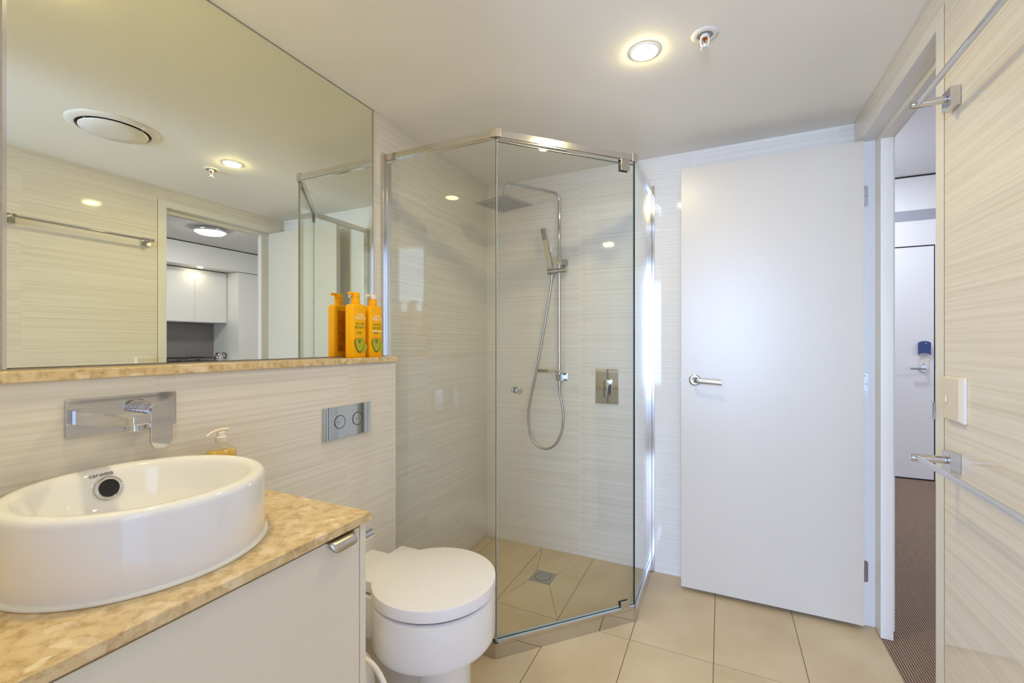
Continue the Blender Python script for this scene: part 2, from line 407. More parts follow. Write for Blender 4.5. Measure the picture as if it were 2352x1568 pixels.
# four cut tiles falling to the drain
dx0, dx1, dy0, dy1 = .436, .545, -.357, -.247
X0, X1, Y0, Y1 = .3675+g, .674-g, -.6+g, -g
h = .0014
for pts in (((X0+h, Y0), (X1-h, Y0), (dx1-h*.3, dy0-.0015), (dx0+h*.3, dy0-.0015)), ((X1, Y0+h), (X1, Y1-h), (dx1+.0015, dy1-h*.3), (dx1+.0015, dy0+h*.3)),
            ((X1-h, Y1), (X0+h, Y1), (dx0+h*.3, dy1+.0015), (dx1-h*.3, dy1+.0015)), ((X0, Y1-h), (X0, Y0+h), (dx0-.0015, dy0+h*.3), (dx0-.0015, dy1-h*.3))):
    bm = NB(); prism(bm, pts, -.006, -.0002); obj('tile', bm, 'floortile', fl, smooth=False)

# ------------------------------------------------------------------ mirror and marble shelf
bm = NB(); box(bm, YN+.02 if False else 0, .001, -2.040, -.999, 1.1405, 2.157)
o = thing('mirror', (0, -1.52, 1.14), 'large frameless wall mirror above the marble shelf reaching the ceiling', 'mirror')
bm2 = NB(); box(bm2, .0005, .0045, -2.040, -.999, 1.1405, 2.157)
obj('backing', bm2, 'mirroredge', o, smooth=False); bm.free()
bm = NB(); v = [bm.verts.new(p) for p in ((.0048, -2.0395, 1.1415), (.0048, -.9995, 1.1415), (.0048, -.9995, 2.1555), (.0048, -2.0395, 2.1555))]; bm.faces.new(v)
e = bmesh.ops.extrude_face_region(bm, geom=bm.faces[:]);
for q in e['geom']:
    if isinstance(q, bmesh.types.BMVert): q.co.x += .0006
obj('silvered_face', bm, 'mirror', o, smooth=False)
for nm, y0, y1 in (('edge_strip', -.9988, -.9945), ('edge_strip', -2.0465, -2.0402)):
    bm = NB(); box(bm, .0003, .0085, y0, y1, 1.1385, 2.158); obj(nm, bm, 'chrome2', o, smooth=False)
bm = NB(); box(bm, .0003, .103, YN+.004, -.955, 1.1165, 1.137)
tag(obj('marble_shelf', bm, 'stone', loc=(.05, -1.5, 1.1165), bevel=.0015), 'narrow beige marble shelf along the bottom of the mirror', 'shelf')

# ------------------------------------------------------------------ vanity
van = thing('vanity_cabinet', (.32, -2.05, 0), 'white wall-side vanity cabinet under the beige marble top', 'cabinet')
bm = NB(); box(bm, .10, .541, YN+.02, -1.6385, .10, .7755); obj('carcass', bm, 'dark', van, smooth=False)
bm = NB(); box(bm, .0935, .560, -1.638, -1.620, .0, .7765); obj('side_panel', bm, 'cabinet', van, bevel=.0008)
bm = NB(); box(bm, .0935, .50, YN+.03, -1.6385, .0, .0995); obj('kickboard', bm, 'cabinet', van, smooth=False)
dr = None
for y0, y1 in ((-2.395, -1.641), (YN+.02, -2.398)):
    bm = NB(); box(bm, .542, .560, y0, y1, .102, .7685); d = obj('door', bm, 'cabinet', van, bevel=.0008)
    if dr is None: dr = d
bm = NB()      # curved finger tab
prof = [(.5415, .7695), (.5625, .7705), (.570, .7690), (.5765, .7640), (.5805, .7565), (.5820, .7480)]
ys = [-1.735 + .075*k/14 for k in range(15)]
def hw(t):     # corner rounding of the tab: how far down it reaches
    a = min(t, 1-t)*.075; r = .016
    return 1 if a >= r else math.sqrt(max(0, 1-((r-a)/r)**2))*.55+.45
rows = []
for i, y in enumerate(ys):
    s = hw(i/14); rows.append([bm.verts.new((.5415+(x-.5415)*(.35+.65*s if k > 1 else 1), y, .7705-(.7705-z)*(s if k > 1 else 1))) for k, (x, z) in enumerate(prof)])
for a, b in zip(rows, rows[1:]):
    for k in range(len(prof)-1): bm.faces.new((a[k], a[k+1], b[k+1], b[k]))
hd = obj('handle', bm, 'brushed', dr, ang=60); sm = hd.modifiers.new('thick', 'SOLIDIFY'); sm.thickness = .0018
hd['label'] = 'brushed nickel finger pull'
bm = NB(); box(bm, T+.0008, .572, YN+.01, -1.613, .777, .797)
tag(obj('marble_countertop', bm, 'stone', loc=(.33, -2.05, .777), bevel=.002), 'beige marble countertop with pale chips beneath the round basin', 'countertop')

# toilet roll holder on the vanity side
t = thing('toilet_roll_holder', (.503, -1.62, .707), 'chrome peg holder on the vanity side panel above the toilet', 'holder')
bm = NB(); cyl(bm, .0115, .004, .081, (.503, -1.62, .707), 'y', 24, .002); obj('peg', bm, 'chrome', t)
bm = NB(); cyl(bm, .020, .0004, .005, (.503, -1.62, .707), 'y', 24, .001); obj('rose', bm, 'chrome', t)

# ------------------------------------------------------------------ basin
BX, BY, BZ = .314, -1.944, .797
ba = thing('basin', (BX, BY, BZ), 'round white ceramic vessel basin standing on the marble countertop', 'basin')
bm = NB(); p = [(.188, .001), (.199, .002), (.2005, .008), (.2005, .118)]
for k in range(1, 9):
    a = k/8*PI/2; p.append((.2005-.013+.013*math.cos(a), .118+.015*math.sin(a)))
p += [(.180, .1325), (.174, .131), (.1695, .127), (.166, .120), (.161, .105), (.152, .075), (.138, .048), (.112, .030), (.075, .022), (.030, .019), (.022, .016), (0, .015)]
lathe(bm, p, (BX, BY, BZ), seg=96); obj('bowl', bm, 'ceramic', ba, ang=60)
bm = NB(); lathe(bm, [(.2000, .0003), (.2055, .0006), (.2060, .0030), (.2040, .0060), (.2002, .0070)], (BX, BY, BZ), seg=96); obj('silicone_bead', bm, 'bead', ba, ang=80)
bm = NB(); lathe(bm, [(.0001, .0185), (.014, .021), (.021, .0225), (.026, .021), (.028, .0195)], (BX, BY, BZ), seg=32); obj('drain', bm, 'chrome', ba, ang=80)
# overflow on the wall side of the bowl
oc = Vector((.1570, -1.937, .8895)); nrm = Vector((1, 0, .30)).normalized()
bm = NB(); mt = (oc - nrm*.0015); lathe(bm, [(.0165, .001), (.0175, .0065), (.0205, .0085), (.0235, .0075), (.0245, .003)], mt, nrm, 40)
ov = obj('overflow_ring', bm, 'chrome', ba, ang=80)
bm = NB(); lathe(bm, [(0, .0035), (.0172, .0038)], mt, nrm, 40); obj('overflow_hole', bm, 'darkhole', ov)
tx = text('lettering', 'caroma', .0125, 'greytext', ba, (.1499, -1.9460, .9158), (math.radians(66), 0, PI/2), .0002, 1.08, bow=.166)

# ------------------------------------------------------------------ basin mixer on the low wall
tp = thing('wall_tap', (T, -1.88, 1.034), 'chrome wall mixer tap and spout on a rectangular plate over the basin', 'tap')
bm = NB(); prism(bm, rrect(.203, .081, .004), .0003, .008, (T, -1.8815, 1.0345), 'x'); obj('backplate', bm, 'chrome', tp, bevel=.0008)
bm = NB()
sec = []
for x, y0, y1, z0, z1 in ((T+.0082, -1.975, -1.926, 1.021, 1.054), (.22, -1.972, -1.926, 1.028, 1.053), (.285, -1.968, -1.926, 1.033, 1.052), (.300, -1.966, -1.928, 1.034, 1.052), (.307, -1.960, -1.934, 1.0345, 1.0518)):
    sec.append([bm.verts.new(q) for q in ((x, y0, z0), (x, y1, z0), (x, y1, z1), (x, y0, z1))])
for a, b in zip(sec, sec[1:]):
    for k in range(4): bm.faces.new((a[k], a[(k+1) % 4], b[(k+1) % 4], b[k]))
bm.faces.new(sec[0]); bm.faces.new(sec[-1])
sp = obj('spout', bm, 'chrome', tp, bevel=.003, seg=3)
bm = NB(); cyl(bm, .0135, 0, .013, (.282, -1.947, 1.0215), 'z', 28, .001); obj('aerator', bm, 'chrome', sp)
bm = NB(); x = .0085
for r, d in ((.0265, .014), (.0235, .0012), (.0265, .0085), (.0235, .0012), (.0265, .0085), (.0235, .0012), (.026, .016)):
    cyl(bm, r, x, x+d, (T, -1.840, 1.031), 'x', 40, .0008 if d > .002 else 0); x += d
obj('mixer_body', bm, 'chrome', tp)
bm = NB(); pts = []
for k in range(17): a = PI + PI*k/16; pts.append((.0215*math.cos(a), -.060+.0215*math.sin(a)))
for k in range(9): a = PI/2*k/8; pts.append((.0095+.012*math.cos(a), .013+.012*math.sin(a)))
for k in range(9): a = PI/2+PI/2*k/8; pts.append((-.0095+.012*math.cos(a), .013+.012*math.sin(a)))
prism(bm, pts, 0, .0075, (T+.059, -1.840, 1.033), 'x'); obj('lever', bm, 'chrome', tp, bevel=.0014, seg=3)

# ------------------------------------------------------------------ hand soap bottle
s = thing('soap_bottle', (.150, -1.702, .797), 'clear pump bottle of golden hand soap behind the basin', 'bottle')
def loft(bm, secs, seg=40, n=3.0, c=(0,0)):
    rings = []
    for z, a, b in secs:
        rg = []
        for k in range(seg):
            t = 2*PI*k/seg; cx, sy = math.cos(t), math.sin(t)
            rg.append(bm.verts.new((c[0]+a*abs(cx)**(2/n)*(1 if cx >= 0 else -1), c[1]+b*abs(sy)**(2/n)*(1 if sy >= 0 else -1), z)))
        rings.append(rg)
    for p, q in zip(rings, rings[1:]):
        for k in range(seg): bm.faces.new((p[k], p[(k+1) % seg], q[(k+1) % seg], q[k]))
    bm.faces.new(rings[0][::-1]); bm.faces.new(rings[-1])
SB = (.150, -1.702)
bm = NB(); loft(bm, [(.7973, .020, .034), (.800, .023, .0375), (.86, .023, .0375), (.905, .023, .0375), (.915, .022, .036), (.924, .019, .030), (.931, .014, .018), (.9345, .0115, .0125), (.9385, .011, .011)], c=SB, n=2.6); obj('bottle_body', bm, 'clear', s, ang=50)
bm = NB(); loft(bm, [(.799, .019, .032), (.801, .0215, .0355), (.904, .0215, .0355), (.914, .020, .033), (.9165, .0188, .0305)], c=SB, n=2.6); obj('soap', bm, 'liquid', s, ang=50)
bm = NB(); lathe(bm, [(0, .9385), (.0125, .9386), (.0132, .940), (.0132, .951), (.0118, .9525), (.0098, .953), (.0095, .964), (.008, .9655), (0, .9657)], SB+(0,), 'z', 28); pc = obj('pump_collar', bm, 'pump', s)
bm = NB(); tube(bm, catmull([(.150, -1.684, .9675), (.150, -1.697, .9695), (.150, -1.712, .969), (.150, -1.727, .9645), (.150, -1.738, .9575)], 5), .004, 12, rf=lambda t: .0045-.0015*t); obj('nozzle', bm, 'pump', pc)

# ------------------------------------------------------------------ shampoo bottles on the shelf
SZ = 1.1372
def shampoo(cx, cy, label, capm, cond):
    r = thing('shampoo_bottle', (cx, cy, SZ), label, 'bottle', 'orange pump bottles on the marble shelf')
    c = (cx, cy)
    bm = NB(); loft(bm, [(SZ, .0205, .0345), (SZ+.003, .0225, .037), (SZ+.10, .0228, .0375), (SZ+.192, .0228, .0375), (SZ+.199, .0215, .0355), (SZ+.203, .016, .026), (SZ+.2045, .0135, .0145)], c=c, n=4.2, seg=56)
    body = obj('bottle_body', bm, 'orange', r, ang=50)
    bm = NB(); lathe(bm, [(0, .2046), (.0152, .2046), (.0158, .206), (.0158, .2175), (.0150, .2183), (.0158, .2192), (.0158, .2285), (.0135, .2292), (0, .2292)], (cx, cy, SZ), 'z', 32); obj('collar', bm, 'orange', r)
    bm = NB(); lathe(bm, [(0, .2293), (.0145, .2293), (.0152, .231), (.0152, .2455), (.0145, .2475), (0, .248)], (cx, cy, SZ), 'z', 32)
    box(bm, cx-.0065, cx+.0065, cy-.034, cy-.006, SZ+.2395, SZ+.2477); box(bm, cx-.0045, cx+.0045, cy-.0365, cy-.031, SZ+.2375, SZ+.2475)
    obj('pump_head', bm, capm, r, bevel=.0008)
    fx = cx+.0231; R = (PI/2, 0, PI/2)
    lab = NB(); box(lab, fx-.0002, fx+.00005, cy-.001, cy+.001, SZ+.168, SZ+.1685); fb = obj('front_print', lab, 'white_print', r, smooth=False)
    text('lettering', 'GARNIER', .0085, 'white_print', fb, (fx, cy, SZ+.1590), R)
    text('lettering', 'FRUCTIS', .0155, 'white_print', fb, (fx, cy, SZ+.1445), R, spacing=.95)
    text('lettering', 'NUTRI-\nREPAIR 3', .0135, 'green_print', fb, (fx, cy, SZ+.1235), R)
    text('lettering', 'FORTIFYING\nfor dry hair', .0052, 'green_print', fb, (fx, cy-.006, SZ+.0950), R)
    if cond:
        bm = NB(); box(bm, fx-.0002, fx+.0001, cy-.030, cy+.030, SZ+.100, SZ+.1035); obj('white_band', bm, 'white_print', r, smooth=False)
    def pear(sc, ox, oz, bulge=1.0):
        P = []
        for k in range(36):
            t = 2*PI*k/36; rr = 1 + .28*math.cos(t) * 1.0
            P.append((ox+sc*.78*math.sin(t)*(1-.18*math.cos(t))*-1, oz+sc*(-math.cos(t))*bulge*rr*.86))
        return P
    for nm, sc, m_, d, ox, oz in (('avocado_print', .0330, 'avo_dark', .0002, -.003, .0540), ('avocado_print', .0290, 'avo_light', .0004, -.002, .0550), ('avocado_print', .0095, 'avo_pit', .0006, -.004, .063)):
        bm = NB(); prism(bm, [(-a, -b) for a, b in pear(sc, -ox, -oz)] if False else [(a, b) for a, b in pear(sc, ox, oz)], -.0003, d, (fx, cy, SZ), 'x'); obj(nm, bm, m_, fb, smooth=False)
    bm = NB(); prism(bm, [(a, b) for a, b in pear(.018, .021, .040)], -.0012, .0001, (fx, cy, SZ), 'x'); obj('avocado_print', bm, 'avo_light', fb, smooth=False)
    bx = cx-.0230       # back label seen in the mirror
    bm = NB(); box(bm, bx-.0003, bx+.0006, cy-.026, cy+.026, SZ+.020, SZ+.180); bl = obj('back_label', bm, 'label_or', r, smooth=False)
    random.seed(4); bm = NB()
    for k in range(26):
        z = SZ+.165-.0042*k; l = random.uniform(.026, .047)
        if k in (3, 9, 14, 15): continue
        box(bm, bx-.0006, bx-.0002, cy+.023-l, cy+.023, z, z+.0013)
    for k in range(9): box(bm, bx-.0006, bx-.0002, cy-.022+.0024*k, cy-.0208+.0024*k, SZ+.026, SZ+.044)
    obj('small_print', bm, 'brownprint', bl, smooth=False)
shampoo(.0502, -1.137, 'orange shampoo bottle with orange pump, nearest the mirror middle on the marble shelf', 'orange', False)
shampoo(.0502, -1.046, 'orange conditioner bottle with whitish pump and white band, at the shelf end', 'pump', True)

# ------------------------------------------------------------------ flush plate
fp = thing('flush_plate', (T, -1.225, .915), 'rectangular chrome dual flush plate on the low wall above the toilet', 'flush plate')
bm = NB(); n = 24; rows = []
for i in range(n+1):
    t = -1+2*i/n; y = -1.225+.107*t; bul = .004*max(0, (abs(t)-.78)/.22)**1.5
    rows.append([bm.verts.new((T+x, y, z)) for x, z in ((.0004, .858), (.0095+bul, .858), (.0095+bul*.3, .915), (.0095+bul, .970), (.0004, .970))])
for a, b in zip(rows, rows[1:]):
    for k in range(5): bm.faces.new((a[k], a[(k+1) % 5], b[(k+1) % 5], b[k]))
bm.faces.new(rows[0]); bm.faces.new(rows[-1]); pl = obj('plate', bm, 'chrome', fp, ang=50)
for y, half in ((-1.2645, True), (-1.1810, False)):
    bm = NB(); lathe(bm, [(.0225, .0085), (.0225, .0112), (.0238, .0112), (.0238, .0085)], (T, y, .9155), 'x', 40); rg = obj('button_gap', bm, 'black', fp)
    bm = NB(); cyl(bm, .0222, .006, .0110, (T, y, .9155), 'x', 40, .0006); b = obj('button', bm, 'chrome', fp)
    bm = NB(); box(bm, T+.0109, T+.0113, y-.0165, y+(.003 if half else .0165), .9143, .9163); obj('mark', bm, 'greymetal', b, smooth=False)
text('lettering', 'caroma', .0042, 'greymetal', fp, (T+.0099, -1.225, .8632), (PI/2, 0, PI/2), .0001, 1.1)

# ------------------------------------------------------------------ toilet
TX, TY, TR = .472, -1.219, .198
to = thing('toilet', (TX, TY, 0), 'white back-to-wall toilet with a round closed lid', 'toilet')
def dshape(r, w, xb, cx=TX, cy=TY, n=56):
    a0 = math.asin(w/r); pts = [(xb, cy-w)]
    for k in range(n+1):
        a = -(PI-a0) + 2*(PI-a0)*k/n; pts.append((cx+r*math.cos(a), cy+r*math.sin(a)))
    pts.append((xb, cy+w)); return pts
def stack(bm, secs):     # secs = list of (z, pts) with equal point counts
    rg = [[bm.verts.new((x, y, z)) for x, y in p] for z, p in secs]; n = len(rg[0])
    for a, b in zip(rg, rg[1:]):
        for k in range(n): bm.faces.new((a[k], a[(k+1) % n], b[(k+1) % n], b[k]))
    bm.faces.new(rg[0][::-1]); bm.faces.new(rg[-1])
bm = NB(); XB = T+.0008
stack(bm, [(.250, dshape(.176, .108, XB)), (.2512, dshape(.186, .116, XB)), (.255, dshape(.193, .123, XB)), (.262, dshape(.1968, .1275, XB)), (.273, dshape(.198, .130, XB)),
           (.380, dshape(.198, .130, XB)), (.391, dshape(.196, .129, XB)), (.395, dshape(.190, .124, XB))])
obj('bowl', bm, 'ceramic', to, ang=30)
bm = NB(); stack(bm, [(0, dshape(.090, .078, XB, .505, -1.219)), (.003, dshape(.091, .079, XB, .505, -1.219)), (.2, dshape(.089, .077, XB, .505, -1.219)), (.2505, dshape(.096, .082, XB, .505, -1.219))]); obj('pedestal', bm, 'ceramic', to, ang=30)
bm = NB(); stack(bm, [(.3953, dshape(.186, .10, .26)), (.4035, dshape(.186, .10, .26))]); obj('lid_layer', bm, 'greymetal', to)  # dark slab stands in for the shaded gap between lid and bowl
bm = NB(); stack(bm, [(.4036, dshape(.1955, .121, .240)), (.4055, dshape(.1985, .123, .238)), (.434, dshape(.1985, .123, .238)), (.4385, dshape(.1970, .1225, .2385)), (.440, dshape(.193, .1195, .242))]); obj('lid', bm, 'lid_layer', to, ang=30)
for sy in (-1, 1):
    bm = NB(); cyl(bm, .009, -.0, .024, (.262, TY+sy*.1235 - (.024 if sy < 0 else 0), .4045), 'y', 20, .001); obj('hinge', bm, 'chrome', to)

# white jug with a loop handle between the vanity and the toilet
j = thing('plastic_jug', (.350, -1.475, 0), 'white plastic jug with a loop handle between vanity and toilet', 'jug')
bm = NB(); lathe(bm, [(0, .001), (.068, .001), (.074, .006), (.079, .12), (.078, .22), (.070, .272), (.050, .300), (.030, .309), (0, .311)], (.350, -1.475, 0), 'z', 40); obj('body', bm, 'plastic', j, ang=60)
bm = NB(); tube(bm, catmull([(.388, -1.475, .303), (.418, -1.474, .314), (.455, -1.473, .300), (.487, -1.472, .262), (.500, -1.471, .215), (.492, -1.472, .165), (.462, -1.473, .130), (.424, -1.474, .118)], 7), .0075, 14); obj('handle', bm, 'plastic', j, ang=60)

# ------------------------------------------------------------------ shower enclosure
P0, P1, P2, P3 = Vector((.0, -.9285)), Vector((.544, -.9285)), Vector((.9857, -.4626)), Vector((.9857, -.0))
sh = thing('shower_enclosure', (.55, -.46, 0), 'five-sided glass shower enclosure with chrome rails in the tiled corner', 'shower')
def strip(a, b, z0, z1, w, inset=0.0, e0=0, e1=0):
    """box running from a to b (2D), w wide towards the inside (left of travel)"""
    d = (b-a).normalized(); nrm = Vector((-d.y, d.x)); a2 = a + d*e0 + nrm*inset; b2 = b - d*e1 + nrm*inset
    return [a2, b2, b2+nrm*w, a2+nrm*w], z0, z1
def strip_bm(bm, a, b, z0, z1, w, inset=0.0, e0=0, e1=0, mi=0):
    p, z0, z1 = strip(a, b, z0, z1, w, inset, e0, e1); prism(bm, [(q.x, q.y) for q in p], z0, z1, mi=mi)
RT = 2.000
segs = [(P0, P1), (P1, P2), (P2, P3)]
for i, (a, b) in enumerate(segs):
    e0 = .0045 if i == 0 else .012; e1 = .0045 if i == 2 else .012
    bm = NB(); strip_bm(bm, a, b, RT-.027, RT, .026, 0, e0, e1); strip_bm(bm, a, b, RT-.032, RT-.0272, .016, .004, e0, e1)
    obj('top_rail', bm, 'chrome2', sh, bevel=.0008)
    bm = NB(); strip_bm(bm, a, b, .0006, .050, .006, 0, e0+.004, e1+.004); obj('kick_rail', bm, 'chrome', sh, smooth=False)
    bm = NB(); strip_bm(bm, a, b, .0505, .056, .026, 0, e0, e1); strip_bm(bm, a, b, .0562, .064, .004, .001, e0, e1); strip_bm(bm, a, b, .0562, .062, .004, .018, e0, e1)
    obj('bottom_channel', bm, 'chrome2', sh, bevel=.0005)
# corner caps, top and bottom
def cap(P, a, b, z0, z1, m):
    da = (a-P).normalized(); db = (b-P).normalized(); n = (da+db).normalized()
    pts = [P, P+da*.021, P+da*.021+n*.024, P+n*.034, P+db*.021+n*.024, P+db*.021]
    ctr = sum(pts, Vector((0,0)))/6; pts = [ctr+(q-ctr)*1.06 for q in pts]
    ar = sum(pts[i].x*pts[(i+1) % 6].y-pts[(i+1) % 6].x*pts[i].y for i in range(6))
    if ar < 0: pts = pts[::-1]
    bm = NB(); prism(bm, [(q.x, q.y) for q in pts], z0, z1); return obj('corner_cap', bm, m, sh, bevel=.001)
cap(P1, P0, P2, RT-.027, RT+.006, 'brushed'); cap(P2, P1, P3, RT-.030, RT+.004, 'brushed')
cap(P1, P0, P2, .0008, .054, 'brushed'); cap(P2, P1, P3, .0008, .052, 'brushed')
# wall channels
bm = NB(); box(bm, .0006, .022, -.9285, -.9015, .0565, RT-.0275); box(bm, .0006, .012, -.941, -.9287, 1.138, RT+.003); obj('wall_channel', bm, 'chrome2', sh, bevel=.0008)
bm = NB(); box(bm, .9597, .9857, -.022, -.0006, .0565, RT-.0275); box(bm, .986, .9985, -.012, -.0006, .004, RT+.01); obj('wall_channel', bm, 'chrome2', sh, bevel=.0008)
bm = NB(); box(bm, .0006, .0225, -.9292, -.9008, RT-.027, RT+.001); obj('end_cap', bm, 'brushed', sh, bevel=.0006)
bm = NB(); box(bm, .957, .987, -.0235, -.0006, RT-.031, RT-.004); obj('end_cap', bm, 'brushed', sh, bevel=.0006)
# glass
def pane(name, a, b, z0, z1, e0, e1, inset=.009, th=.006):
    bm = NB(); strip_bm(bm, a, b, z0, z1, th, inset, e0, e1)
    d = (b-a).normalized(); nn = Vector((-d.y, d.x, 0))
    bm.normal_update()
    for f in bm.faces: f.material_index = 0 if abs(f.normal.dot(nn)) > .9 else 1
    return obj(name, bm, ['glass', 'glassedge'], sh, smooth=False)
pane('glass_panel', P0, P1, .0575, RT-.0275, .005, .004); pane('glass_panel', P2, P3, .0575, RT-.0275, .004, .005)
gd = pane('glass_door', P1, P2, .068, RT-.042, .010, .0085)
# seal strips along the edges of the glass
D12 = (P2-P1).normalized(); N12 = Vector((-D12.y, D12.x))
bm = NB()
for off, w_ in ((.0062, .0022),): strip_bm(bm, P1+D12*off, P1+D12*(off+w_), .066, RT-.034, .012, .006)
obj('seal_strip', bm, 'seal', sh, smooth=False)
bm = NB(); strip_bm(bm, P1, P2, RT-.0415, RT-.0400, .008, .008, .010, .0085); obj('door_edge_strip', bm, 'greymetal', sh, smooth=False)
bm = NB(); strip_bm(bm, P1, P2, .0568, .0672, .012, .006, .010, .0085); strip_bm(bm, P1, P2, .0672, .0725, .003, .0155, .010, .0085); obj('door_seal', bm, 'seal', gd, smooth=False)
# pivot clamps
for z0, z1 in ((RT-.073, RT-.024), (.051, .093)):
    a = P1.lerp(P2, .878); b = P1.lerp(P2, .945)
    bm = NB(); strip_bm(bm, a, b, z0, z1, .0065, .0015); cl = obj('pivot_clamp', bm, 'brushed', sh, bevel=.0008)
    bm = NB(); strip_bm(bm, a-D12*.002, b-D12*.002, z0-.002, z1-.002, .006, .0155); obj('clamp_back', bm, 'black', cl, bevel=.0008)
# door knob
kp = P1.lerp(P2, .142); kc = Vector((kp.x, kp.y, 1.009)); on = -Vector((N12.x, N12.y, 0))
kb = kc - on*.0085
bm = NB(); lathe(bm, [(0, .0), (.0115, .0), (.012, .001), (.012, .010), (.0095, .011), (.0095, .013), (.0125, .014), (.0125, .026), (.0115, .027), (0, .027)], tuple(kb), on, 28); kn = obj('knob', bm, 'satin', gd)
kb2 = kc - on*.0152
bm = NB(); lathe(bm, [(0, .0), (.0115, .0), (.012, .001), (.012, .010), (.0095, .011), (.0095, .013), (.0125, .014), (.0125, .026), (.0115, .027), (0, .027)], tuple(kb2), -on, 28); obj('knob', bm, 'satin', gd)

# floor drain
dg = thing('floor_drain', (.4905, -.302, 0), 'square steel floor drain with a round lid in the shower', 'drain')
bm = NB(); box(bm, dx0, dx1, dy0, dy1, -.0014, .0008); obj('plate', bm, 'drain', dg, smooth=False)
bm = NB(); lathe(bm, [(.0385, .0009), (.0385, .0012), (.0405, .0012), (.0405, .0009)], (.4905, -.302, 0), 'z', 40); obj('gap_ring', bm, 'black', dg)
bm = NB(); cyl(bm, .0382, .0009, .0022, (.4905, -.302, 0), 'z', 40, .0003); obj('round_lid', bm, 'drain', dg)

# ------------------------------------------------------------------ shower set
PX, PY = .491, -.050
ss = thing('shower_set', (PX, 0, 1.0), 'chrome rain shower column with overhead square head and hand shower', 'shower set')
HC = Vector((.293, -.345)); ADIR = (HC-Vector((PX, PY))).normalized()
bm = NB(); tube(bm, bend([(PX, PY, 1.02), (PX, PY, 2.030), (HC.x, HC.y, 2.030), (HC.x, HC.y, 1.940)], .042, 10), .0095, 20); obj('riser_pipe', bm, 'chrome', ss, ang=60)
hr = Matrix.Translation((HC.x, HC.y, 0)) @ Matrix.Rotation(-math.radians(14), 4, 'Z')
bm = NB(); cyl(bm, .013, 1.926, 1.944, (HC.x, HC.y, 0), 'z', 24, .002); obj('swivel', bm, 'chrome', ss)
bm = NB(); rg = []
for z, s_ in ((1.912, .104), (1.915, .1065), (1.9185, .1065), (1.9265, .060), (1.928, .02)):
    rg.append([bm.verts.new(hr @ Vector((a*s_, b*s_, z))) for a, b in ((-1, -1), (1, -1), (1, 1), (-1, 1))])
for a, b in zip(rg, rg[1:]):
    for k in range(4): bm.faces.new((a[k], a[(k+1) % 4], b[(k+1) % 4], b[k]))
bm.faces.new(rg[0]); bm.faces.new(rg[-1]); hd = obj('rain_head', bm, 'satin', ss, bevel=.001, smooth=False)
bm = NB()
for i in range(10):
    for k in range(10):
        q = hr @ Vector((-.081+.018*i, -.081+.018*k, 0)); cyl(bm, .0028, 1.9095, 1.9121, (q.x, q.y, 0), 'z', 8)
nz = obj('nozzles', bm, 'greymetal', hd, smooth=False); nz['kind'] = 'stuff'
# wall brackets
for z, big in ((1.648, False), (1.000, True)):
    bm = NB(); box(bm, PX-.004, PX+.036, -.006, -.0004, z-.021, z+.021); bk = obj('wall_bracket', bm, 'chrome', ss, bevel=.0008)
    bm = NB(); box(bm, PX+.001, PX+.020, -.040, -.006, z-.012, z+.012); obj('arm', bm, 'chrome', bk, bevel=.001)
    w_ = .017; bm = NB(); box(bm, PX-w_, PX+w_, -.068, -.034, z-w_*(1.1 if big else 1.0), z+w_*(1.1 if big else 1.0)); obj('block', bm, 'chrome' if not big else 'satin', bk, bevel=.0015)
bm = NB(); box(bm, PX-.0095, PX+.0085, -.079, -.068, 1.640, 1.657); obj('grub_cube', bm, 'chrome', ss, bevel=.001)
# handset slider
bm = NB(); cyl(bm, .0155, -.045, .040, (PX, PY, 1.598), (1, 0, .10), 28, .002); sl = obj('slider', bm, 'satin', ss)
bm = NB(); cyl(bm, .017, -.020, .020, (.450, -.072, 1.592), (1, 0, .10), 28, .002); obj('holder', bm, 'satin', sl)
a = Vector((.449, -.076, 1.607)); b = Vector((.405, -.082, 1.836)); dv = (b-a).normalized(); sd = dv.cross(Vector((0, 1, 0))).normalized(); fw = sd.cross(dv)
def bar(bm, a, b, sd, fw, w, d):
    vs = [bm.verts.new(q + sd*sx*w + fw*sf*d) for q in (a, b) for sx in (-1, 1) for sf in (-1, 1)]
    for f in ((0,1,3,2),(4,6,7,5),(0,4,5,1),(2,3,7,6),(0,2,6,4),(1,5,7,3)): bm.faces.new([vs[i] for i in f])
bm = NB(); bar(bm, a+dv*.01, b, sd, fw, .0135, .0095); hs = obj('hand_shower', bm, 'satin', ss, bevel=.002)
fsign = 1 if fw.y < 0 else -1
bm = NB(); bar(bm, a.lerp(b, .71)+fw*fsign*.0098, a.lerp(b, .96)+fw*fsign*.0098, sd, fw, .0125, .0010); obj('spray_face', bm, 'greymetal', hs, smooth=False)
bm = NB(); tube(bm, [a-dv*.010, a+dv*.012], .008, 16); obj('hose_nut', bm, 'chrome', hs)
# soap dish arm
bm = NB(); box(bm, .366, PX+.010, -.066, -.046, 1.026, 1.045); ga = obj('hose_guide', bm, 'chrome', ss, bevel=.003, seg=3)
bm = NB(); tube(bm, [(PX, PY, 1.045), (PX, PY, .945)], .0105, 20); tube(bm, [(PX, PY, .948), (PX, PY, .905)], .0085, 20); obj('hose_outlet', bm, 'chrome', ss, ang=60)
hose = [(.4555, -.070, 1.585), (.449, -.070, 1.52), (.439, -.070, 1.456), (.417, -.070, 1.33), (.395, -.070, 1.211), (.363, -.073, 1.038), (.328, -.070, .887), (.310, -.070, .775), (.322, -.065, .662), (.362, -.062, .608), (.421, -.060, .594),
        (.473, -.058, .627), (.508, -.055, .703), (.515, -.052, .788), (.504, -.050, .860), (.492, -.050, .915)]
bm = NB(); tube(bm, catmull(hose, 12), .0068, 14); obj('hose', bm, 'satin', ss, ang=60)

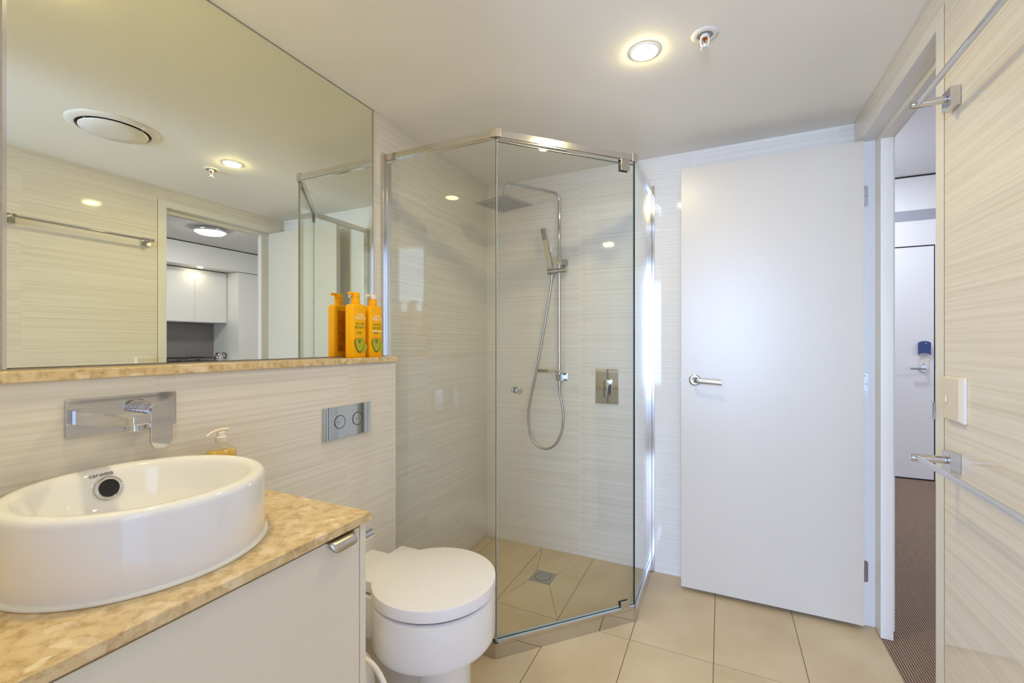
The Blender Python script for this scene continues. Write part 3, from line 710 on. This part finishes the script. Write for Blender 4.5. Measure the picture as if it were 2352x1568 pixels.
# shower mixer
sm_ = thing('shower_mixer', (.748, 0, .956), 'chrome rectangular shower mixer plate with lever on the back wall', 'mixer')
bm = NB(); box(bm, .686, .811, -.007, -.0004, .861, 1.051); obj('plate', bm, 'chrome', sm_, bevel=.0008)
bm = NB(); cyl(bm, .021, .0072, .045, (.748, 0, .975), '-y', 32, .002); cyl(bm, .0185, .045, .052, (.748, 0, .975), '-y', 32, .002); obj('mixer_body', bm, 'chrome', sm_)
bm = NB(); 
pts = [(.019*math.cos(PI*k/12), .004+.019*math.sin(PI*k/12)) for k in range(13)] + [(.013*math.cos(PI+PI*k/12), -.062+.013*math.sin(PI+PI*k/12)) for k in range(13)]
prism(bm, pts, .0522, .060, (.748, 0, .975), '-y'); obj('lever', bm, 'chrome', sm_, bevel=.002)

# ------------------------------------------------------------------ bathroom door and frame
bm = NB()
FXE = 1.896
box(bm, W-.0012, 1.962, DY0, -.825, 0, DZ)               # near jamb
box(bm, W-.0012, 1.962, -.081, DY1, 0, DZ)               # far jamb
box(bm, W-.0012, 1.962, -.825, -.081, 2.043, DZ)         # head
box(bm, FXE, 1.937, -.156, -.0812, 0, 2.043); box(bm, FXE, 1.937, -.8252, -.812, 0, 2.043); box(bm, FXE, 1.937, -.812, -.156, 2.018, 2.043)
fr = struct('trim_2', bm, 'framepaint', 'cream painted door frame round the bathroom doorway', 'door frame', bevel=.0012)
bm = NB(); box(bm, W-.0006, W+.0006, DY0-.0034, DY0-.0002, 0, DZ); obj('sealant', bm, 'sealant', fr, smooth=False)
bm = NB(); box(bm, W+.004, W+.030, -.8255, -.822, .97, 1.045); box(bm, W-.0065, W+.004, -.8265, -.820, .985, 1.03)
obj('strike_plate', bm, 'greymetal', fr, smooth=False)
for z in (1.812, 1.0195, .2285):
    bm = NB(); pts = [(1.853, z-.045)] + [(1.866+.007*math.cos(a), z-.038+.007*math.sin(a)) for a in (-PI/2, -PI/4, 0)] + [(1.866+.007*math.cos(a), z+.038+.007*math.sin(a)) for a in (0, PI/4, PI/2)] + [(1.853, z+.045)]
    prism(bm, [(x, zz) for x, zz in pts], .0812, .0830, (0, 0, 0), '-y'); hg = obj('hinge_leaf', bm, 'satin', fr, smooth=False)
    bm = NB()
    for zz, xx in ((z-.034, 1.861), (z, 1.866), (z+.034, 1.861)): cyl(bm, .0032, .0830, .0838, (xx, 0, zz), '-y', 12)
    obj('screws', bm, 'greymetal', hg, smooth=False)
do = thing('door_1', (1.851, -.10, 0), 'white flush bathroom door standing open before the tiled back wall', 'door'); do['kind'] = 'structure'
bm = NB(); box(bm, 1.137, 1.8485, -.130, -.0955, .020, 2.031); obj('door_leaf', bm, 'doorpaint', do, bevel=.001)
bm = NB(); box(bm, 1.130, 1.1368, -.1195, -.1065, 1.008, 1.022); obj('latch', bm, 'greymetal', do, bevel=.0008)
hx, hz = 1.199, 1.016
bm = NB(); lathe(bm, [(.0, .0002), (.0245, .0002), (.0262, .002), (.0262, .006), (.0235, .008), (.015, .009), (.014, .0085), (0, .0085)], (hx, -.130, hz), '-y', 40); hn = obj('handle', bm, 'satin', do)
bm = NB(); path = bend([(hx, -.136, hz), (hx, -.172, hz), (hx+.116, -.178, hz-.006)], .018, 8)
ring = []
for i, p in enumerate(path):
    t_ = (path[min(i+1, len(path)-1)]-path[max(i-1, 0)]).normalized(); u = Vector((0, 0, 1)); v_ = t_.cross(u).normalized()
    ring.append([bm.verts.new(p + u*.0115*math.cos(2*PI*k/20) + v_*.0055*math.sin(2*PI*k/20)) for k in range(20)])
for a, b in zip(ring, ring[1:]):
    for k in range(20): bm.faces.new((a[k], a[(k+1) % 20], b[(k+1) % 20], b[k]))
bm.faces.new(ring[0]); bm.faces.new(ring[-1]); obj('lever', bm, 'satin', hn, ang=50)

# ------------------------------------------------------------------ towel rails
def towel_rail(zc, label, L=.572):
    r = thing('towel_rail', (W, -.942, zc), label, 'towel rail', 'chrome towel rails on the tiled wall')
    y1 = -.942; y2 = y1-L; zr = zc+.0
    for y in (y1, y2):
        bm = NB(); box(bm, W-.0205, W-.0004, y-.024, y+.024, zc-.024, zc+.024); wp = obj('wall_plate', bm, 'chrome', r, bevel=.0008)
        bm = NB(); cyl(bm, .0095, .0005, .070, (W-.020, y, zc+.002), '-x', 28, .001); obj('post', bm, 'chrome', wp)
    bm = NB(); tube(bm, [(1.768, y1-.004, zr+.002), (1.768, y2+.004, zr+.002)], .0072, 20); obj('rail', bm, 'chrome', r, ang=60)
towel_rail(1.801, 'chrome towel rail above the light switch, upper of the two')
towel_rail(.8965, 'chrome towel rail below the light switch, lower of the two')

# light switch
sw = thing('light_switch', (W, -.944, 1.052), 'ivory light switch plate with one rocker beside the doorway', 'switch')
bm = NB(); rgs = []
for x, s_, r_ in ((.0004, 0, .003), (.006, 0, .003), (.0115, .0075, .004), (.0125, .0095, .004)):
    rgs.append([bm.verts.new((W-x, -.944+a, 1.0525+b)) for a, b in rrect(.100-2*s_, .112-1.0*s_, r_)])
for a, b in zip(rgs, rgs[1:]):
    for k in range(len(a)): bm.faces.new((a[k], a[(k+1) % len(a)], b[(k+1) % len(a)], b[k]))
bm.faces.new(rgs[-1]); bm.faces.new(rgs[0]); obj('plate', bm, 'switch', sw, ang=25)
bm = NB(); box(bm, W-.0165, W-.0126, -.928, -.919, 1.042, 1.058); obj('rocker', bm, 'switch', sw, bevel=.002)

# ------------------------------------------------------------------ ceiling fittings
def downlight(x, y, label, m='lens', zc=H, r=.041, grp=True):
    d = thing('downlight', (x, y, zc), label, 'downlight', 'recessed round downlights')
    bm = NB(); lathe(bm, [(r+.0006, .0003), (r+.0006, .004), (r+.0015, .0046), (r+.0035, .0040), (r+.0045, .0003)], (x, y, zc), '-z', 48); obj('trim_ring', bm, 'whitemetal', d, ang=60)
    bm = NB(); lathe(bm, [(r, .0005), (r, .0045), (r*.86, .0075), (r*.5, .0095), (0, .0102)], (x, y, zc), '-z', 40); obj('lens', bm, m, d)
downlight(1.083, -.895, 'lit round downlight in the bathroom ceiling beside the sprinkler')
downlight(.314, -1.91, 'lit round downlight in the bathroom ceiling over the basin')
sx_, sy_ = 1.267, -.896
sk = thing('fire_sprinkler', (sx_, sy_, H), 'white pendent fire sprinkler in the bathroom ceiling', 'sprinkler')
bm = NB(); lathe(bm, [(.0405, .0003), (.040, .002), (.026, .0055), (.024, .0045), (.024, .001)], (sx_, sy_, H), '-z', 40); obj('escutcheon', bm, 'whitemetal', sk, ang=60)
bm = NB(); cyl(bm, .0225, .0003, .0012, (sx_, sy_, H), '-z', 32); obj('recess', bm, 'greymetal', sk)
bm = NB(); cyl(bm, .0135, .0012, .012, (sx_, sy_, H), '-z', 6); fb = obj('frame', bm, 'whitemetal', sk, smooth=False)
for s_ in (-1, 1):
    bm = NB(); tube(bm, catmull([(sx_+s_*.011, sy_, H-.008), (sx_+s_*.0118, sy_, H-.022), (sx_+s_*.009, sy_, H-.033), (sx_+s_*.002, sy_, H-.040)], 5), .0022, 10); obj('frame_arm', bm, 'whitemetal', sk, ang=60)
bm = NB(); cyl(bm, .0075, .0118, .0145, (sx_, sy_, H), '-z', 20); cyl(bm, .0016, .0145, .030, (sx_, sy_, H), '-z', 10); obj('link', bm, 'copper', sk)
bm = NB(); cyl(bm, .0045, .029, .042, (sx_, sy_, H), '-z', 14); obj('boss', bm, 'whitemetal', sk)
bm = NB(); pts = []
for k in range(32):
    rr = .0135 if k % 2 else .0105
    for dd in (-.05, .05): pts.append((rr*math.cos(2*PI*(k+.5*0)/32+dd), rr*math.sin(2*PI*k/32+dd)))
prism(bm, pts, .042, .0432, (sx_, sy_, H), '-z'); obj('deflector', bm, 'whitemetal', sk, smooth=False)
# exhaust fan
ex, ey = 1.166, -1.375
ef = thing('exhaust_fan', (ex, ey, H), 'round white ceiling exhaust fan seen in the mirror', 'fan')
bm = NB(); lathe(bm, [(.163, .0003), (.162, .003), (.150, .009), (.135, .013), (.131, .013), (.131, .002)], (ex, ey, H), '-z', 72); obj('outer_ring', bm, 'whitemetal', ef, ang=60)
bm = NB(); cyl(bm, .1308, .0003, .003, (ex, ey, H), '-z', 64); obj('throat', bm, 'fangrey', ef)
bm = NB(); lathe(bm, [(0, .014), (.120, .0145), (.1205, .017), (.119, .020), (.06, .0255), (0, .027)], (ex, ey, H), '-z', 72); fc = obj('cover_disc', bm, 'whitemetal', ef, ang=60)
for a in (.4, .4+2*PI/3, .4+4*PI/3):
    bm = NB(); cyl(bm, .006, .003, .0145, (ex+.108*math.cos(a), ey+.108*math.sin(a), H), '-z', 10); obj('spacer', bm, 'whitemetal', ef)
bm = NB(); box(bm, ex-.148, ex-.135, ey+.045, ey+.063, H-.0125, H-.006); obj('clip', bm, 'whitemetal', ef)

# ------------------------------------------------------------------ hall, living room and kitchen beyond the doorway
HH = 2.655; KX = 5.63; KC = 5.904; KS = 6.27; YE = 2.59; KP = 2.096
bm = NB(); box(bm, 1.8965, 6.6, -4.1, YE+.1, -.08, -.001); struct('floor_hall', bm, 'carpet', 'brown grey ribbed carpet beyond the bathroom doorway', 'carpet')
bm = NB(); box(bm, 1.85, 6.7, -4.2, YE+.1, HH, HH+.1); struct('ceiling_hall', bm, 'hallceil', 'white ceiling over hall and kitchen', 'ceiling')
bm = NB(); box(bm, W+.1165, 1.99, .1215, YE+.1, 0, HH); box(bm, W+.1165, 1.972, -4.2, DY0-.04, 0, HH); box(bm, W+.1165, 1.972, DY0-.04, .1215, DZ+.04, HH)
struct('wall_hall', bm, 'wallpaint', 'white hall side of the bathroom wall', 'wall')
bm = NB(); box(bm, 1.99, 2.10, YE, YE+.1, 0, HH); box(bm, 2.977, 6.6, YE, YE+.1, 0, HH); box(bm, 2.10, 2.977, YE, YE+.1, 2.042, HH); box(bm, 2.10, 2.977, YE+.055, YE+.1, 0, 2.042)
struct('wall_entry', bm, 'wallpaint', 'white wall around the entry door at the end of the hall', 'wall')
bm = NB(); box(bm, 6.30, 6.6, -4.2, YE, 0, HH); struct('wall_kitchen', bm, 'wallpaint', 'white wall behind the kitchen cabinets', 'wall')
bm = NB(); box(bm, 1.85, 2.55, -4.2, -4.0, 0, HH); box(bm, 5.65, 6.7, -4.2, -4.0, 0, HH); box(bm, 2.55, 5.65, -4.2, -4.0, 2.50, HH); box(bm, 2.55, 5.65, -4.2, -4.0, 0, .2)
struct('wall_window', bm, 'wallpaint', 'white living room wall around the big window', 'wall')
bm = NB()
for x in (2.55, 4.08, 5.60): box(bm, x, x+.05, -4.10, -4.05, .2, 2.5)
box(bm, 2.55, 5.65, -4.10, -4.05, .2, .25); box(bm, 2.55, 5.65, -4.10, -4.05, 2.45, 2.5)
struct('window_1', bm, 'whitemetal', 'large white framed living room window', 'window')
# entry door
ed = thing('door_2', (2.975, YE, 0), 'white entry door with blue electronic lock at the end of the hall', 'door'); ed['kind'] = 'structure'
bm = NB(); box(bm, 2.106, 2.969, YE+.006, YE+.046, .012, 2.032); obj('door_leaf', bm, 'entrypaint', ed, bevel=.001)
bm = NB(); box(bm, 2.100, 2.1055, YE+.010, YE+.05, 0, 2.04); box(bm, 2.9705, 2.9765, YE+.010, YE+.05, 0, 2.04); box(bm, 2.1055, 2.9705, YE+.010, YE+.05, 2.0335, 2.0415); box(bm, 2.1055, 2.9705, YE+.010, YE+.05, .0005, .011); obj('shadow_gap', bm, 'dark', ed, smooth=False)
lx_, ly_ = 2.900, YE+.006
bm = NB(); pts = [(-.037, .045)] + [(.037*math.cos(a), -.040+.037*math.sin(a)) for a in [PI+PI*k/14 for k in range(15)]] + [(.037, .045)]
prism(bm, [(x, z) for x, z in pts], .0003, .006, (lx_, ly_, 1.015), '-y'); lp = obj('lock_plate', bm, 'whitemetal', ed, bevel=.001)
bm = NB(); pts = [(-.040+.0*0, -.055)] + [(.040*math.cos(a)*1.0, -.055-.018*math.sin(-a)*-1) for a in [PI+PI*k/10 for k in range(1, 10)]] + [(.040, -.055), (.040, .045)] + [(.040*math.cos(a), .045+.020*math.sin(a)) for a in [PI*k/10 for k in range(1, 10)]] + [(-.040, .045)]
prism(bm, pts, .0063, .030, (lx_, ly_, 1.145), '-y'); lc = obj('lock_cover', bm, 'lockblue', ed, bevel=.003); lc['label'] = 'blue electronic lock cover'
bm = NB(); lathe(bm, [(0, .0301), (.005, .0305), (.005, .0315), (0, .0318)], (lx_+.005, ly_, 1.190), '-y', 16, 1, .6); obj('indicator', bm, 'white_print', lc)
bm = NB(); cyl(bm, .005, .006, .008, (lx_-.002, ly_, 1.012), '-y', 16); obj('key_cylinder', bm, 'greymetal', lp)
bm = NB(); lathe(bm, [(0, .006), (.028, .006), (.030, .009), (.028, .016), (0, .017)], (lx_, ly_, .970), '-y', 32); hn = obj('handle', bm, 'satin', ed)
bm = NB(); tube(bm, bend([(lx_, ly_-.015, .970), (lx_, ly_-.055, .970), (lx_-.105, ly_-.058, .970)], .012, 6), .008, 16); obj('lever', bm, 'satin', hn, ang=60)
bm = NB(); box(bm, 2.9775, 2.985, YE-.003, YE-.0003, .975, 1.003); obj('strike_plate', bm, 'greymetal', ed, smooth=False)
bm = NB(); box(bm, 2.1, 2.99, YE-.004, YE-.0004, 2.262, 2.352); tag(obj('grey_strip', bm, 'greystrip', loc=(2.5, YE, 2.262), smooth=False), 'long flat grey strip high above the entry door', 'greystrip')  # plain flat grey strip on the entry wall
bm = NB(); box(bm, 1.992, 5.6, YE-.0055, YE-.0004, HH-.012, HH-.0008); struct('trim_3', bm, 'dark', 'dark shadow line between entry wall and ceiling', 'trim', smooth=False)
# kitchen
bm = NB(); box(bm, KX, 6.2995, -1.5, YE-.006, 2.325, HH-.014); bh = struct('wall_bulkhead', bm, 'kitchen', 'white bulkhead above the kitchen cabinets', 'bulkhead', smooth=False)
bm = NB(); box(bm, KX+.004, 6.2995, -1.5, YE-.006, HH-.0135, HH-.0008); obj('shadow_gap', bm, 'dark', bh, smooth=False)
tu = thing('tall_cabinet', (5.95, 2.34, 0), 'tall white kitchen cabinet beside the grey splashback', 'cabinet')
bm = NB(); box(bm, KX+.021, 6.2995, KP, YE-.006, 0, 2.318); obj('carcass', bm, 'kitchen', tu, smooth=False)
bm = NB(); box(bm, KX, KX+.0195, KP+.001, 2.583, .10, 2.306); obj('door', bm, 'kitchen', tu, bevel=.001)
wc = thing('wall_cabinet', (6.08, 1.6, 1.515), 'white handleless wall cabinet with three doors above the cooktop', 'cabinet')
bm = NB(); box(bm, KC+.021, 6.2995, .66, KP-.003, 1.522, 2.312); obj('carcass', bm, 'kitchen', wc, smooth=False)
for y0, y1 in ((1.601, 2.070), (1.130, 1.598), (.66, 1.127)):
    bm = NB(); box(bm, KC, KC+.0195, y0, y1, 1.517, 2.303); obj('door', bm, 'kitchen', wc, bevel=.001)
bm = NB(); box(bm, KC+.03, 6.25, 1.0, 1.95, 1.5045, 1.5215)
tag(obj('rangehood', bm, 'satin', loc=(6.1, 1.45, 1.505), smooth=False, bevel=.001), 'slim steel rangehood under the white wall cabinet', 'rangehood')
bm = NB(); box(bm, KS, 6.2990, -.4, KP-.001, .9215, 1.5035); tag(obj('splashback', bm, 'splash', loc=(KS, .8, .92), smooth=False), 'dark grey glass splashback behind the cooktop', 'splashback')
bc = thing('base_cabinet', (5.95, .8, 0), 'white kitchen base cabinet with a white benchtop', 'cabinet')
bm = NB(); box(bm, KX+.021, 6.2990, -.4, KP-.001, .0, .879); obj('carcass', bm, 'kitchen', bc, smooth=False)
for k in range(5):
    y1 = KP-.002-.5*k; bm = NB(); box(bm, KX, KX+.0195, y1-.497, y1-.001, .1, .872); obj('door', bm, 'kitchen', bc, bevel=.001)
bm = NB(); box(bm, KX-.015, 6.2990, -.4, KP-.001, .8795, .920); obj('benchtop', bm, 'kitchen', bc, bevel=.002)
# cooktop
ct = thing('cooktop', (5.97, 1.45, .92), 'black gas cooktop with trivets on the kitchen benchtop', 'cooktop')
bm = NB(); box(bm, 5.76, 6.20, 1.05, 1.86, .9204, .926); obj('glass_plate', bm, 'black', ct, bevel=.001)
for yc in (1.20, 1.46, 1.72):
    bm = NB()
    for xx in (5.80, 6.14): tube(bm, bend([(xx, yc-.11, .9262), (xx, yc-.11, .972), (xx, yc+.11, .972), (xx, yc+.11, .9262)], .008, 3), .0065, 8)
    for dy in (-.06, .06): tube(bm, [(5.80, yc+dy, .972), (6.14, yc+dy, .972)], .006, 8)
    obj('trivet', bm, 'black', ct, ang=60)
    bm = NB(); cyl(bm, .045, .9261, .938, (5.97, yc, 0), 'z', 24, .002); cyl(bm, .03, .938, .946, (5.97, yc, 0), 'z', 24, .002); obj('burner', bm, 'greymetal', ct)
kt = thing('kettle', (5.93, 1.975, .92), 'silver kettle on the benchtop beside the cooktop', 'kettle')
bm = NB(); lathe(bm, [(0, .0006), (.062, .0006), (.068, .006), (.066, .05), (.055, .095), (.038, .118), (.012, .126), (0, .127)], (5.93, 1.975, .92), 'z', 40); obj('body', bm, 'chrome', kt, ang=60)
bm = NB(); tube(bm, catmull([(5.90, 2.01, 1.035), (5.89, 2.045, 1.03), (5.885, 2.06, 1.0), (5.89, 2.05, .96), (5.90, 2.03, .945)], 5), .007, 10); obj('handle', bm, 'black', kt, ang=60)
bm = NB(); tube(bm, [(5.945, 1.93, .995), (5.95, 1.895, 1.03)], .010, 12); obj('spout', bm, 'chrome', kt, ang=60)
downlight(5.746, 1.59, 'small lit downlight in the kitchen bulkhead soffit', 'lens2', 2.325, .035)
M['fill_lens'] = m_emit('hall_fill_glow', (.82, .87, 1.0), 330)
downlight(2.28, 1.85, 'unseen fill lamp added in the hall ceiling before the entry door', 'fill_lens', HH, .05)  # fill lamp added out of view to brighten the entry end of the hall
# oyster light
ox, oy = 4.60, 1.06
ol = thing('ceiling_light', (ox, oy, HH), 'round lit oyster ceiling light with chrome rim in the hall', 'ceiling light')
bm = NB(); lathe(bm, [(.172, .0003), (.176, .004), (.176, .046), (.171, .049), (.169, .044), (.169, .0003)], (ox, oy, HH), '-z', 56); obj('rim', bm, 'chrome', ol, ang=60)
bm = NB(); lathe(bm, [(.168, .030), (.166, .050), (.140, .068), (.09, .080), (0, .085)], (ox, oy, HH), '-z', 56); obj('diffuser', bm, 'oyster', ol, ang=60)

# ------------------------------------------------------------------ bedroom behind the viewer
bm = NB(); box(bm, -.3, 2.2-.35, -5.1, YN-.1, -.08, -.001); struct('floor_bedroom', bm, 'carpet', 'ribbed carpet of the room behind the viewer', 'carpet')
bm = NB(); box(bm, -.4, 1.85, -5.1, YN-.1, 2.5, 2.6); struct('ceiling_bedroom', bm, 'wallpaint', 'ceiling of the room behind the viewer', 'ceiling')
bm = NB(); box(bm, -.4, -.3, -5.1, YN-.1, 0, 2.5); box(bm, 1.749, 1.85, -5.1, YN-.1, 0, 2.5)
box(bm, -.3, .95, -5.1, -4.95, 0, 2.5); box(bm, 2.1-.36, 1.749, -5.1, -4.95, 0, 2.5); box(bm, .95, 1.74, -5.1, -4.95, 0, .5); box(bm, .95, 1.74, -5.1, -4.95, 2.2, 2.5); box(bm, -.4, 1.85, YN-.1, YN-.098, H+.1, 2.5)
struct('wall_bedroom', bm, 'wallpaint', 'walls of the room behind the viewer', 'wall')
bm = NB(); box(bm, .95, 1.0, -5.0, -4.97, .5, 2.2); box(bm, 1.69, 1.74, -5.0, -4.97, .5, 2.2); box(bm, .95, 1.74, -5.0, -4.97, .5, .55); box(bm, .95, 1.74, -5.0, -4.97, 2.15, 2.2)
struct('window_2', bm, 'whitemetal', 'white framed bedroom window', 'window')
